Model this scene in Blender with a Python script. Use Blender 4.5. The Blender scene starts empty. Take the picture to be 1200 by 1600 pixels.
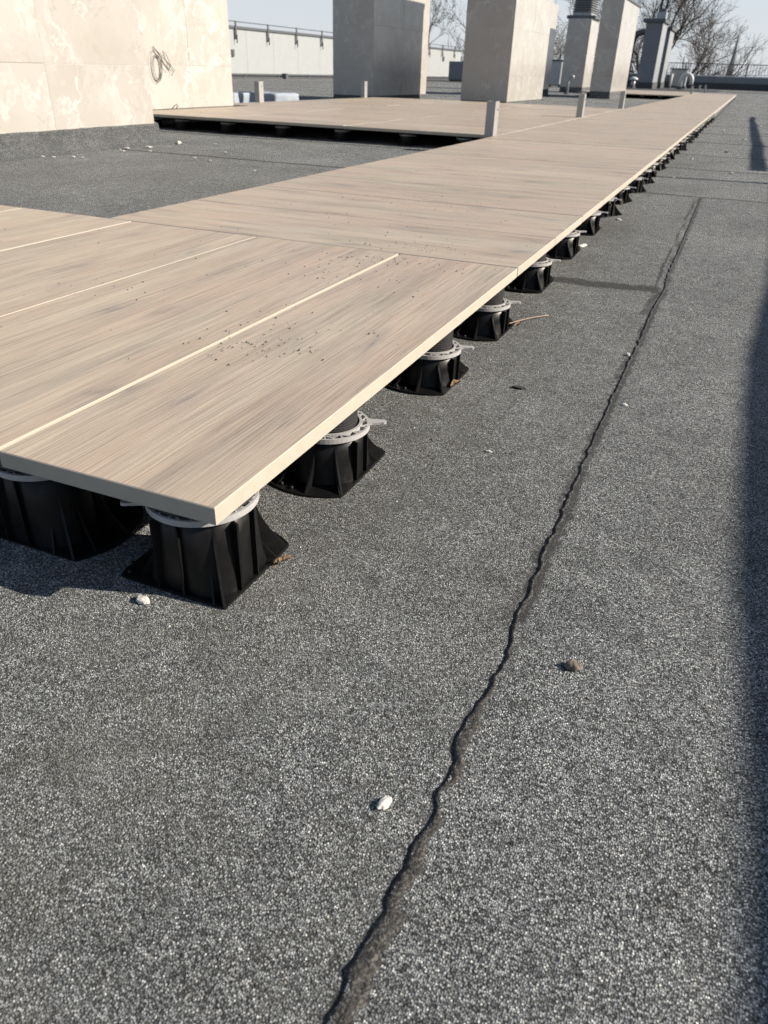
import bpy, bmesh, math, random
import numpy as np
from mathutils import Vector, Matrix, noise

S = bpy.context.scene
C = S.collection
R = math.radians
random.seed(7)

# ------------------------------------------------------------ camera
cd = bpy.data.cameras.new('camera')
cam = bpy.data.objects.new('camera', cd)
C.objects.link(cam)
rt = Vector((0.91792625, 0.39568051, 0.02912613))
up = Vector((-0.22631329, 0.46189029, 0.85757778))
fw = Vector((-0.32587374, 0.79378479, -0.51352898))
M = Matrix(((rt.x, up.x, -fw.x), (rt.y, up.y, -fw.y), (rt.z, up.z, -fw.z))).to_4x4()
M.translation = (0.395695, -0.520106, 0.380394)
cam.matrix_world = M
cd.sensor_fit = 'HORIZONTAL'
cd.sensor_width = 36
cd.lens = 36 * 1156.6 / 1200
cd.clip_start = 0.02
cd.clip_end = 3000
cd.dof.use_dof = True
cd.dof.focus_distance = 1.05
cd.dof.aperture_fstop = 15
S.camera = cam
S.cycles.use_denoising = True
S.cycles.denoiser = 'OPENIMAGEDENOISE'
S.cycles.denoising_input_passes = 'RGB_ALBEDO_NORMAL'
S.cycles.denoising_prefilter = 'NONE'

# ------------------------------------------------------------ daylight
SUNV = Vector((1.7, .54, 1)).normalized()
EL = math.asin(SUNV.z)
AZ = math.atan2(SUNV.x, SUNV.y)
w = bpy.data.worlds.new('World')
S.world = w
w.use_nodes = True
wn = w.node_tree.nodes
sky = wn.new('ShaderNodeTexSky')
sky.sky_type = 'NISHITA'
sky.sun_disc = False
sky.sun_elevation = EL
sky.sun_rotation = AZ
sky.air_density = 1.0
sky.dust_density = .8
sky.ozone_density = 1.0
sky.altitude = 100
hz = wn.new('ShaderNodeMix')          # thin high haze: evens the clear sky towards a pale blue
hz.data_type = 'RGBA'
tcw = wn.new('ShaderNodeTexCoord')
sxw = wn.new('ShaderNodeSeparateXYZ')
w.node_tree.links.new(tcw.outputs['Generated'], sxw.inputs[0])
hf_ = wn.new('ShaderNodeMapRange')     # haze is thickest towards the horizon
hf_.interpolation_type = 'SMOOTHSTEP'
hf_.inputs[1].default_value = 0
hf_.inputs[2].default_value = .42
hf_.inputs[3].default_value = .74
hf_.inputs[4].default_value = .06
w.node_tree.links.new(sxw.outputs[2], hf_.inputs[0])
w.node_tree.links.new(hf_.outputs[0], hz.inputs[0])
hz.inputs[7].default_value = (6.1, 6.5, 7.3, 1)
w.node_tree.links.new(sky.outputs[0], hz.inputs[6])
w.node_tree.links.new(hz.outputs[2], wn['Background'].inputs[0])
wn['Background'].inputs[1].default_value = .066
ld = bpy.data.lights.new('sun', 'SUN')
ld.energy = 5.0
ld.angle = R(.55)
ld.color = (1, .90, .77)
sun = bpy.data.objects.new('sun', ld)
C.objects.link(sun)
sun.rotation_euler = (-SUNV).to_track_quat('-Z', 'Y').to_euler()
sun.location = (6, 3, 5)
S.view_settings.view_transform = 'Standard'
S.view_settings.look = 'None'
S.view_settings.exposure = .88
S.view_settings.gamma = 1
S.view_settings.use_curve_mapping = False

# ------------------------------------------------------------ helpers
def obj(name, me, mat=None, parent=None):
    if isinstance(me, bmesh.types.BMesh):
        b = me
        me = bpy.data.meshes.new(name)
        b.to_mesh(me)
        b.free()
    if mat is not None:
        for m in (mat if isinstance(mat, (list, tuple)) else [mat]):
            me.materials.append(m)
    o = bpy.data.objects.new(name, me)
    C.objects.link(o)
    if parent is not None:
        o.parent = parent
    return o

def tag(o, label=None, cat=None, group=None, kind=None):
    for k, v in (('label', label), ('category', cat), ('group', group), ('kind', kind)):
        if v:
            o[k] = v
    return o

def thing(name, label, cat, loc=(0, 0, 0), group=None, rz=0):
    o = bpy.data.objects.new(name, None)
    o.empty_display_size = .05
    C.objects.link(o)
    o.location = loc
    o.rotation_euler.z = rz
    return tag(o, label, cat, group)

def dup(root, loc, label=None, rz=None):
    r = root.copy()
    C.objects.link(r)
    r.location = loc
    if rz is not None:
        r.rotation_euler.z = rz
    if label:
        r['label'] = label
    for ch in root.children:
        c = ch.copy()
        C.objects.link(c)
        c.parent = r
        for g in ch.children:
            d = g.copy()
            C.objects.link(d)
            d.parent = c
    return r

def box(b, x0, x1, y0, y1, z0, z1, mi=0):
    v = [b.verts.new(p) for p in ((x0, y0, z0), (x1, y0, z0), (x1, y1, z0), (x0, y1, z0),
                                  (x0, y0, z1), (x1, y0, z1), (x1, y1, z1), (x0, y1, z1))]
    for f in ((3, 2, 1, 0), (4, 5, 6, 7), (0, 1, 5, 4), (1, 2, 6, 5), (2, 3, 7, 6), (3, 0, 4, 7)):
        b.faces.new([v[i] for i in f]).material_index = mi
    return v

def boxm(x0, x1, y0, y1, z0, z1, bev=0):
    b = bmesh.new()
    box(b, x0, x1, y0, y1, z0, z1)
    if bev:
        bmesh.ops.bevel(b, geom=b.edges[:], offset=bev, segments=1, affect='EDGES')
    return b

def tube(b, pts, rad, n=8, caps=True):
    pts = [Vector(p) for p in pts]
    if not isinstance(rad, (list, tuple)):
        rad = [rad] * len(pts)
    rings = []
    ref = None
    for i, p in enumerate(pts):
        d = (pts[min(i + 1, len(pts) - 1)] - pts[max(i - 1, 0)]).normalized()
        if ref is None:
            ref = d.orthogonal().normalized()
        ref = (ref - d * ref.dot(d))
        ref = ref.normalized() if ref.length > 1e-6 else d.orthogonal().normalized()
        q = d.cross(ref)
        rings.append([b.verts.new(p + (ref * math.cos(a) + q * math.sin(a)) * rad[i])
                      for a in (2 * math.pi * k / n for k in range(n))])
    for a, c in zip(rings, rings[1:]):
        for k in range(n):
            b.faces.new((a[k], a[(k + 1) % n], c[(k + 1) % n], c[k])).smooth = True
    if caps and n > 2:
        b.faces.new(rings[0][::-1])
        b.faces.new(rings[-1])

def lathe(b, prof, n=24, c=(0, 0), smooth=True):
    rings = [[b.verts.new((c[0] + r * math.cos(2 * math.pi * k / n), c[1] + r * math.sin(2 * math.pi * k / n), z))
              for k in range(n)] for r, z in prof]
    for a, d in zip(rings, rings[1:]):
        for k in range(n):
            f = b.faces.new((a[k], a[(k + 1) % n], d[(k + 1) % n], d[k]))
            f.smooth = smooth
    return rings

def prism(b, poly, z0, z1):
    lo = [b.verts.new((x, y, z0)) for x, y in poly]
    hi = [b.verts.new((x, y, z1)) for x, y in poly]
    n = len(poly)
    b.faces.new(lo[::-1])
    b.faces.new(hi)
    for i in range(n):
        b.faces.new((lo[i], lo[(i + 1) % n], hi[(i + 1) % n], hi[i]))

# ------------------------------------------------------------ materials
class NT:
    def __init__(s, name, rough=.6, color=(.5, .5, .5), metal=0, spec=.5):
        s.m = bpy.data.materials.new(name)
        s.m.use_nodes = True
        s.t = s.m.node_tree
        s.p = s.t.nodes['Principled BSDF']
        s.p.inputs['Base Color'].default_value = (*color, 1)
        s.p.inputs['Roughness'].default_value = rough
        s.p.inputs['Metallic'].default_value = metal
        s.p.inputs['Specular IOR Level'].default_value = spec

    def n(s, typ, **k):
        o = s.t.nodes.new('ShaderNode' + typ)
        for a, v in k.items():
            setattr(o, a, v)
        return o

    def l(s, a, b):
        s.t.links.new(a, b)

    def noise(s, vec, scale, detail=3, rough=.5, dist=0):
        o = s.n('TexNoise')
        o.inputs['Scale'].default_value = scale
        o.inputs['Detail'].default_value = detail
        o.inputs['Roughness'].default_value = rough
        o.inputs['Distortion'].default_value = dist
        if vec is not None:
            s.l(vec, o.inputs['Vector'])
        return o.outputs['Fac']

    def ramp(s, fac, stops, interp='LINEAR'):
        o = s.n('ValToRGB')
        r = o.color_ramp
        r.interpolation = interp
        while len(r.elements) < len(stops):
            r.elements.new(.5)
        for e, (p, c) in zip(r.elements, stops):
            e.position = p
            e.color = (*c, 1) if isinstance(c, (tuple, list)) else (c, c, c, 1)
        s.l(fac, o.inputs[0])
        return o.outputs[0]

    def mix(s, f, a, b, mode='MIX'):
        o = s.n('Mix', data_type='RGBA', blend_type=mode)
        for i, v in ((0, f), (6, a), (7, b)):
            if isinstance(v, (int, float)):
                o.inputs[i].default_value = v if i == 0 else (v, v, v, 1)
            elif isinstance(v, tuple):
                o.inputs[i].default_value = (*v, 1)
            else:
                s.l(v, o.inputs[i])
        return o.outputs[2]

    def math(s, op, a, b=0.0, c=None):
        o = s.n('Math', operation=op)
        for i, v in enumerate((a, b) if c is None else (a, b, c)):
            if isinstance(v, (int, float)):
                o.inputs[i].default_value = v
            else:
                s.l(v, o.inputs[i])
        return o.outputs[0]

    def mapping(s, vec, scale=(1, 1, 1), loc=None):
        o = s.n('Mapping')
        s.l(vec, o.inputs[0])
        o.inputs['Scale'].default_value = scale
        if loc is not None:
            if isinstance(loc, tuple):
                o.inputs['Location'].default_value = loc
            else:
                s.l(loc, o.inputs['Location'])
        return o.outputs[0]

    def obj(s):
        return s.n('TexCoord').outputs['Object']

    def bump(s, h, strength=.5, dist=.001, normal=None):
        o = s.n('Bump')
        o.inputs['Strength'].default_value = strength
        o.inputs['Distance'].default_value = dist
        s.l(h, o.inputs['Height'])
        if normal is not None:
            s.l(normal, o.inputs['Normal'])
        s.l(o.outputs[0], s.p.inputs['Normal'])
        return o.outputs[0]

    def base(s, c):
        s.l(c, s.p.inputs['Base Color'])

def simple(name, col, rough=.6, var=.15, scale=20, metal=0, spec=.5, bump=0):
    m = NT(name, rough, col, metal, spec)
    v = m.obj()
    f = m.noise(v, scale, 5, .65)
    m.base(m.ramp(f, [(.25, tuple(c * (1 - var) for c in col)), (.75, tuple(min(1, c * (1 + var)) for c in col))]))
    m.l(m.ramp(m.noise(v, scale * 2.3, 4), [(.3, rough * .8), (.7, min(1, rough * 1.2))]), m.p.inputs['Roughness'])
    if bump:
        m.bump(m.noise(v, scale * 12, 4), .5, bump)
    return m.m

# mineral-granule roofing felt
def roof_material(name='mineral_roofing_felt', dark=1.0):
    m = NT(name, .9, spec=.25)
    v = m.obj()
    def vor(scale, rnd=1.0):
        o = m.n('TexVoronoi', voronoi_dimensions='3D', feature='F1')
        o.inputs['Scale'].default_value = scale
        o.inputs['Randomness'].default_value = rnd
        m.l(v, o.inputs['Vector'])
        return o
    a = vor(660)
    sep = m.n('SeparateColor')
    m.l(a.outputs['Color'], sep.inputs[0])
    col = m.ramp(sep.outputs[0], [(0, (.020, .023, .026)), (.20, (.072, .081, .090)), (.46, (.185, .203, .215)),
                                  (.74, (.335, .358, .370)), (.92, (.49, .51, .515)), (1, (.84, .85, .82))])
    tint = m.mix(m.math('MULTIPLY', sep.outputs[1], .25), col, (.20, .185, .15))
    # dark bitumen shows in the chinks between granules
    edge = m.ramp(a.outputs['Distance'], [(.34, 1.0), (.68, .30)])
    tint = m.mix(1, tint, edge, 'MULTIPLY')
    # a second, coarser sieve size mixed in
    a2 = vor(380)
    s2 = m.n('SeparateColor')
    m.l(a2.outputs['Color'], s2.inputs[0])
    big_g = m.math('MULTIPLY', m.ramp(s2.outputs[0], [(.80, 0.0), (.84, 1.0)]), m.ramp(a2.outputs['Distance'], [(.26, 1.0), (.36, 0.0)]))
    tint = m.mix(big_g, tint, m.ramp(s2.outputs[1], [(0, (.10, .105, .11)), (.6, (.30, .31, .31)), (1, (.62, .62, .58))]))
    # coarse mottling, a broad tone shift over metres, and dusty patches
    big = m.noise(v, 2.2, 5, .62)
    mid = m.noise(v, 28, 4, .6)
    tone = m.mix(1, tint, m.ramp(big, [(.3, .80 * dark), (.72, 1.20 * dark)]), 'MULTIPLY')
    clump = m.noise(v, 210, 3, .7)
    tone = m.mix(1, tone, m.ramp(clump, [(.34, .78), (.5, .97), (.66, 1.16)]), 'MULTIPLY')
    tone = m.mix(1, tone, m.ramp(mid, [(.3, .80), (.7, 1.18)]), 'MULTIPLY')
    tone = m.mix(m.ramp(m.noise(v, 1.1, 6, .7), [(.55, 0.0), (.75, .25)]), tone, (.17, .165, .15))
    du = m.n('Attribute', attribute_name='dust')
    dm = m.math('MULTIPLY', du.outputs['Fac'], m.ramp(m.noise(v, 16, 6, .72), [(.35, .15), (.65, 1.0)]))
    tone = m.mix(m.math('MULTIPLY', dm, .55), tone, (.105, .100, .080))
    sc_ = m.noise(m.mapping(v, (1, .35, 1)), 5.5, 7, .75)
    tone = m.mix(m.ramp(sc_, [(.60, 0.0), (.70, .38)]), tone, (.050, .052, .052))
    # bare bitumen where laps and smears are, plus a painted shadow line beside the long lap (vertex attribute laid along the real lap lines)
    at = m.n('Attribute', attribute_name='bare')
    br = m.math('ADD', at.outputs['Fac'], m.math('MULTIPLY', m.math('SUBTRACT', m.noise(v, 75, 5, .75), .5), 1.7))
    bm = m.ramp(br, [(.45, 0.0), (.85, 1.0)])
    bm = m.math('MULTIPLY', bm, .78)
    tone = m.mix(bm, tone, (.022, .021, .020))
    m.base(tone)
    h = m.math('SUBTRACT', 1.0, m.math('MULTIPLY', a.outputs['Distance'], 1.5))
    h = m.math('ADD', h, m.math('MULTIPLY', sep.outputs[2], .9))
    h = m.math('MULTIPLY', h, m.math('SUBTRACT', 1.0, m.math('MULTIPLY', bm, .7)))
    h = m.math('ADD', h, m.math('MULTIPLY', big_g, .8))
    b1 = m.bump(h, 1.0, .0010)
    m.bump(m.noise(v, 60, 4, .6), .35, .004, b1)
    return m.m

def tile_material():
    m = NT('wood_effect_porcelain', .52, spec=.4)
    v = m.obj()
    oi = m.n('ObjectInfo')
    cmb = m.n('CombineXYZ')
    m.l(m.math('MULTIPLY', oi.outputs['Random'], 37.0), cmb.inputs[0])
    m.l(m.math('MULTIPLY', oi.outputs['Random'], 91.0), cmb.inputs[1])
    p = m.mapping(v, (1, 1, 1), cmb.outputs[0])
    warp = m.n('TexNoise')
    warp.inputs['Scale'].default_value = 3.2
    warp.inputs['Detail'].default_value = 3
    m.l(m.mapping(p, (1, 2.4, 1)), warp.inputs['Vector'])
    wv = m.n('VectorMath', operation='SCALE')
    m.l(warp.outputs['Color'], wv.inputs[0])
    wv.inputs['Scale'].default_value = .014
    pw = m.n('VectorMath', operation='ADD')
    m.l(p, pw.inputs[0])
    m.l(wv.outputs[0], pw.inputs[1])
    pw = pw.outputs[0]
    broad = m.noise(m.mapping(pw, (1.1, 11, 1)), 1.4, 5, .6, .15)
    col = m.ramp(broad, [(.25, (.255, .212, .165)), (.42, (.345, .292, .228)), (.58, (.400, .345, .268)), (.78, (.425, .372, .288))])
    pink = m.noise(m.mapping(pw, (1.0, 5, 1), (3, 7, 0)), 1.5, 3, .5)
    col = m.mix(m.ramp(pink, [(.40, 0.0), (.66, .60)]), col, (.420, .306, .238))
    grey = m.noise(m.mapping(pw, (.8, 10, 1), (13, 2, 0)), 1.7, 5, .68, .2)
    col = m.mix(m.ramp(grey, [(.52, 0.0), (.76, .42)]), col, (.180, .170, .158))
    vein = m.noise(m.mapping(pw, (1.0, 22, 1), (5, 9, 0)), 1.6, 6, .7, .3)
    col = m.mix(m.ramp(vein, [(.60, 0.0), (.70, .62)]), col, (.115, .110, .108))
    # knots: short dark whorls
    vk = m.n('TexVoronoi', voronoi_dimensions='2D', feature='F1')
    vk.inputs['Scale'].default_value = 2.9
    kw = m.n('VectorMath', operation='SCALE')
    m.l(warp.outputs['Color'], kw.inputs[0])
    kw.inputs['Scale'].default_value = .16
    kp = m.n('VectorMath', operation='ADD')
    m.l(p, kp.inputs[0])
    m.l(kw.outputs[0], kp.inputs[1])
    m.l(m.mapping(kp.outputs[0], (1, 3.4, 1)), vk.inputs['Vector'])
    ks = m.n('SeparateColor')
    m.l(vk.outputs['Color'], ks.inputs[0])
    kn = m.math('MULTIPLY', m.ramp(vk.outputs['Distance'], [(.02, 1.0), (.11, .45), (.34, 0.0)]), m.ramp(ks.outputs[0], [(.50, 0.0), (.60, 1.0)]))
    kk = m.math('MULTIPLY', kn, m.ramp(m.noise(m.mapping(pw, (6, 60, 1)), 2.0, 5, .75), [(.34, .2), (.56, 1.0)]))
    col = m.mix(m.math('MULTIPLY', kk, .62), col, (.100, .100, .106))
    fine = m.noise(m.mapping(pw, (4, 300, 1)), 1.6, 2, .6)
    col = m.mix(1, col, m.ramp(fine, [(.38, .75), (.50, 1.0), (.62, 1.08)]), 'MULTIPLY')
    med = m.noise(m.mapping(pw, (1.1, 75, 1)), 1.7, 3, .6)
    col = m.mix(1, col, m.ramp(med, [(.32, .85), (.6, 1.06)]), 'MULTIPLY')
    col = m.mix(1, col, m.ramp(oi.outputs['Random'], [(0, .93), (1, 1.05)]), 'MULTIPLY')
    # dust film and tiny specks
    dust = m.noise(v, 9, 6, .7)
    col = m.mix(m.ramp(dust, [(.45, .04), (.75, .22)]), col, (.34, .315, .275))
    m.base(col)
    m.l(m.ramp(m.noise(p, 14, 4), [(.3, .42), (.7, .60)]), m.p.inputs['Roughness'])
    hh = m.math('ADD', m.math('MULTIPLY', fine, .8), m.math('MULTIPLY', med, .6))
    m.bump(hh, .7, .0008)
    return m.m

def marble_material():
    m = NT('cream_marble_porcelain', .30, spec=.5)
    g = m.n('NewGeometry')
    v = g.outputs['Position']
    oi = m.n('ObjectInfo')
    cmb = m.n('CombineXYZ')
    for i, k in enumerate((17.0, 41.0, 29.0)):
        m.l(m.math('MULTIPLY', oi.outputs['Random'], k), cmb.inputs[i])
    p = m.mapping(v, (1, 1, 1), cmb.outputs[0])
    wn_ = m.n('TexNoise')
    wn_.inputs['Scale'].default_value = 2.4
    wn_.inputs['Detail'].default_value = 6
    wn_.inputs['Roughness'].default_value = .62
    m.l(p, wn_.inputs['Vector'])
    sc = m.n('VectorMath', operation='SCALE')
    m.l(wn_.outputs['Color'], sc.inputs[0])
    sc.inputs['Scale'].default_value = .55
    ad = m.n('VectorMath', operation='ADD')
    m.l(p, ad.inputs[0])
    m.l(sc.outputs[0], ad.inputs[1])
    q = ad.outputs[0]
    base = m.ramp(m.noise(q, 1.7, 5, .6), [(.25, (.318, .300, .268)), (.5, (.355, .338, .308)), (.75, (.385, .374, .350))])
    def vein(scale, loc, wdt, amt, col, into):
        n_ = m.noise(m.mapping(q, (1, 1, .75), loc), scale, 4, .55)
        d = m.math('ABSOLUTE', m.math('SUBTRACT', n_, .5))
        msk = m.math('MULTIPLY', m.ramp(d, [(0, 1.0), (wdt, 0.0)]), m.ramp(m.noise(m.mapping(p, (1, 1, 1), (loc[1], loc[0], 2)), 2.1, 3), [(.42, 0.0), (.62, amt)]))
        return m.mix(msk, into, col)
    col = vein(1.5, (3, 1, 0), .030, .42, (.52, .51, .49), base)
    col = vein(3.4, (9, 5, 2), .018, .85, (.52, .515, .50), col)
    col = vein(2.4, (1, 8, 4), .012, .5, (.26, .23, .19), col)
    col = m.mix(m.ramp(m.noise(q, 1.0, 6, .7), [(.6, 0.0), (.74, .26)]), col, (.52, .50, .455))
    m.base(col)
    m.l(m.ramp(m.noise(p, 6, 4), [(.3, .14), (.7, .26)]), m.p.inputs['Roughness'])
    return m.m

ROOF = roof_material()
TILE = tile_material()
BODY = simple('porcelain_body', (.375, .345, .29), .75, .06, 30)
MARB = marble_material()
PLAST = simple('black_polypropylene', (.0055, .0055, .006), .42, .35, 40, spec=.28, bump=.0003)
RINGM = simple('light_grey_plastic', (.34, .34, .338), .5, .12, 50)
THREAD = simple('dark_grey_plastic', (.032, .032, .034), .45, .2, 40)
BITU = NT('bitumen_bleed', .55, (.03, .027, .024), spec=.45)
_v = BITU.obj()
_c = BITU.ramp(BITU.noise(_v, 70, 5, .65), [(.3, (.014, .013, .012)), (.6, (.034, .031, .028)), (.8, (.070, .064, .055))])
_k = BITU.n('TexVoronoi'); _k.inputs['Scale'].default_value = 620; BITU.l(_v, _k.inputs['Vector'])
_s = BITU.n('SeparateColor'); BITU.l(_k.outputs['Color'], _s.inputs[0])
BITU.base(BITU.mix(BITU.ramp(_s.outputs[0], [(.72, 0.0), (.80, .55)]), _c, (.15, .145, .13)))
BITU.bump(BITU.noise(_v, 150, 5, .65), 1.0, .004)
BITU = BITU.m
GROUT = simple('pale_joint_grout', (.46, .45, .41), .9, .08, 30)
FELTUP = roof_material('weathered_upstand_felt', .62)
UPST = simple('bitumen_upstand', (.055, .058, .062), .85, .35, 60, bump=.002)
ALU = simple('anodised_aluminium', (.34, .34, .335), .42, .1, 14, metal=.3)
WALLP = simple('pale_grey_wall_panel', (.275, .292, .295), .6, .05, 3)
DKMET = simple('dark_grey_powder_coat', (.075, .082, .092), .5, .15, 12)
SLATE = simple('slate_grey_cladding', (.15, .165, .185), .55, .1, 4)
ZINC = simple('light_zinc_sheet', (.30, .315, .325), .42, .12, 8, metal=.35)
WHITE = simple('white_plastic', (.5, .51, .51), .5, .06, 10)
CHALK = simple('white_plaster', (.55, .54, .50), .9, .12, 300, bump=.001)
PEB = simple('brown_pebble_stone', (.155, .13, .10), .85, .45, 260, bump=.0015)
LEAF = simple('dry_leaf_tan', (.33, .22, .13), .8, .3, 200)
DIRT = simple('dark_dirt', (.035, .03, .025), .9, .4, 300)
STRAW = simple('dry_straw', (.34, .24, .18), .7, .2, 50)
FOAM = simple('pale_blue_foam', (.25, .285, .33), .8, .07, 12, bump=.002)
BARK = simple('bare_bark', (.075, .062, .052), .95, .35, 6)
BARKR = simple('reddish_twig_bark', (.135, .085, .07), .95, .3, 6)
STONE = simple('spire_slate', (.20, .215, .225), .8, .15, 2)
CABLE = simple('dark_cable_sheath', (.10, .095, .085), .5, .2, 60)
GRASSY = simple('street_level_ground', (.10, .10, .085), .95, .35, .05)
PLASTER = simple('grey_render', (.33, .33, .32), .85, .1, 1.5)

# ------------------------------------------------------------ the roof surface
YT = [-6, 0, .3, 1.2, 1.6, 2.0, 2.4, 3, 200]
ZT = [-.13, -.13, -.139, -.142, -.130, -.118, -.112, -.11, -.11]
LY = [-.314, -.292, -.283, -.263, -.24, -.222, -.197, -.174, -.139, -.13, -.106, -.082, -.066, -.037, -.002, .078, .117, .142, .184, .245, .286, .363, .392, .494, .645, .766, .833, .977, 1.163, 1.349, 1.501, 1.706, 1.885, 2.243, 2.93, 3.532]
LX = [.285, .289, .286, .286, .29, .29, .292, .291, .296, .29, .295, .291, .287, .288, .295, .298, .29, .291, .292, .291, .287, .291, .288, .289, .287, .288, .286, .288, .289, .291, .29, .3, .292, .295, .294, .291]
WY = [-.6, -.308, -.288, -.25, -.228, -.198, -.178, -.156, -.137, -.128, -.11, -.077, -.05, -.025, 0, .04, .11, .16, .25, .4, .6, .8, 1.2, 1.7, 3.6]
WW = [.020, .018, .020, .016, .014, .013, .011, .008, .0035, .004, .009, .014, .013, .010, .006, .0035, .0045, .0045, .005, .0045, .004, .004, .005, .006, .005]
LAPS = [3.63, 5.0, 6.1, 7.45, 8.9, 10.6, 12.6, 15, 17.5, 20, 23, 26, 29, 33, 37, 41, 45, 49]

def n1(x, y, s, o=0.0):
    return noise.noise(Vector((x * s + o, y * s - o, o * 1.7)))

def seam_x(y):
    x = float(np.interp(y, LY, LX))
    return x + (.0026 if y < .9 else .0045) * n1(0, y, 30) + .0028 * n1(0, y, 62, 3) + .0026 * n1(0, y, 125, 4)

def lap_y(i, x):
    return LAPS[i] + .012 * n1(x, 0, 1.3, i) + .004 * n1(x, 0, 9, i)

def zg(x, y):
    z = float(np.interp(y, YT, ZT))
    z += .0016 * n1(x, y, 5) + .0010 * n1(x, y, 13, 3)
    if y > 3.5:
        z += min(1, (y - 3.5) / 3) * .010 * n1(x, y, .75, 9)
    return z

def build_roof():
    xs = list(np.arange(-.5, .25, .02)) + list(np.arange(.25, .283, .006)) + [.2865, .2885, .2895, .2905, .2925] + \
        list(np.arange(.297, .34, .006)) + list(np.arange(.345, .9, .02)) + [1, 1.2, 1.5, 1.8, 2.1, 2.38]
    xs += list(np.arange(-4.6, -.5, .08)) + list(-4.6 - np.cumsum(np.geomspace(.12, 1.4, 20)))
    xs = sorted(set(round(float(x), 4) for x in xs if x > -17.7)) 
    xs = [-17.9] + xs
    ys = list(np.arange(-.6, 2.4, .0125)) + list(np.arange(2.4, 4.4, .025)) + list(np.arange(4.4, 8, .06)) + \
        list(8 + np.cumsum(np.geomspace(.08, .9, 90))) + [-4, -2.5, -1.6, -1.1, -.8]
    for l in LAPS:
        ys += [l - .05, l - .02, l - .004, l + .004, l + .02, l + .05] if l > 4 else list(np.arange(l - .05, l + .05, .006))
    ys = sorted(set(round(float(y), 4) for y in ys if y < 54.2)) + [54.35]
    nx, ny = len(xs), len(ys)
    vs, bare, dust = [], [], []
    for y in ys:
        sx = seam_x(y)
        for x in xs:
            X = x + (sx - .29) * math.exp(-((x - .29) / .035) ** 2) if y < 3.64 else x
            Y = y
            z = zg(X, y)
            b = 0.0
            # the right-hand sheet laps over the left one
            if y < 3.6:
                z += .0022 * min(1, max(0, (x - .2885) / .002))
                d = X - sx
                if y > .12:
                    b = max(b, (1.0 + .35 * n1(0, y, 17, 5)) * math.exp(-((d - .003) / .012) ** 2), (.70 + .55 * n1(X, y, 12, 8)) * math.exp(-((d + .010 + .008 * n1(0, y, 9, 2)) / .006) ** 2))
                if 1.45 < y < 3.55:
                    b = max(b, (.95 + .5 * n1(x, y, 7, 2)) * math.exp(-((d + .022 + .010 * n1(0, y, 5, 9)) / .0065) ** 2))
                b = max(b, .2 * math.exp(-(d / .03) ** 2), 1.1 * math.exp(-((d + .0018) / .0026) ** 2))  # narrow term paints the sheet edge's shadow line on its left
            # short cross lap running to the deck
            if -.6 < X < .30:
                yc = 1.682 + .02 * (X / .29) + .012 * n1(X, 0, 14)
                b = max(b, 1.5 * math.exp(-((y - yc) / (.030 + .008 * n1(X, 0, 20, 5))) ** 2) * (1 if X < .285 else .5))
                z += .002 * min(1, max(0, (y - yc + .002) / .006)) if X < .288 and y < 3.6 else 0
            for i, l in enumerate(LAPS):
                if abs(y - l) < .1:
                    yl = lap_y(i, X)
                    wdt = .010 + .0015 * l
                    b = max(b, ((1.5 if X < -1 else .95) + .3 * n1(X, 0, 2.2, i + 3)) * math.exp(-((y - yl) / wdt) ** 2))
                    z += .002 * min(1, max(0, (y - l + .004) / .008)) * (1 - min(1, max(0, (y - l - .02) / .08)))
            # second strand just below the lap at the end of the seam
            if 3.5 < y < 3.62 and .02 < X < .3:
                b = max(b, .55 * math.exp(-((y - 3.55) / .014) ** 2) * min(1, (X - .02) / .1))
            vs.append((X, Y, z))
            bare.append(min(1.2, b))
            dd_ = .75 * math.exp(-((X - .03) / .13) ** 2) * (1 if y < 3 else .5) + .5 * max(0, n1(X, y, .9, 21)) + .35 * math.exp(-((X - .25) / .05) ** 2)
            if X < -1.2:
                dd_ = .35 + .6 * n1(X, y, .8, 17)
            dust.append(max(0, min(1, dd_)))
    fs = [(j * nx + i, j * nx + i + 1, (j + 1) * nx + i + 1, (j + 1) * nx + i) for j in range(ny - 1) for i in range(nx - 1)]
    me = bpy.data.meshes.new('flat_roof')
    me.from_pydata(vs, [], fs)
    me.polygons.foreach_set('use_smooth', [True] * len(fs))
    a = me.attributes.new('bare', 'FLOAT', 'POINT')
    a.data.foreach_set('value', bare)
    a = me.attributes.new('dust', 'FLOAT', 'POINT')
    a.data.foreach_set('value', dust)
    return obj('roof_surface', me, ROOF)

roof = tag(build_roof(), kind='structure')

# bitumen that bled out of the long lap: an uneven dark bead, lying in the joint
def bead():
    b = bmesh.new()
    y = -.6
    prev = None
    while y < 3.56:
        x0 = seam_x(y)
        ww = float(np.interp(y, WY, WW))
        ww = max(.0012, ww + .50 * ww * n1(0, y, 42, 7) + .3 * ww * n1(0, y, 130, 3))
        pr = [(-.0006, -.001), (.0, .0016), (.22, .0025), (.5, .0030 + .0007 * n1(0, y, 90)), (.8, .0026), (1, .0017), (1.08, .0009)]
        row = []
        for k, (u, h) in enumerate(pr):
            X = x0 - .0012 + ww * u + (.0008 * n1(k, y, 130, k) if k > 1 else 0)
            hs = min(1, .55 + ww / .012)
            row.append(b.verts.new((X, y, zg(X, y) + h * hs + .0009 * n1(X * 3, y, 110, k))))
        if prev:
            for k in range(len(row) - 1):
                b.faces.new((prev[k], prev[k + 1], row[k + 1], row[k])).smooth = True
        prev = row
        y += .006 if y < .6 else .012
    return b
tag(obj('bitumen_seam', bead(), BITU, roof), 'uneven dark bitumen bead squeezed out along the lap')

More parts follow.
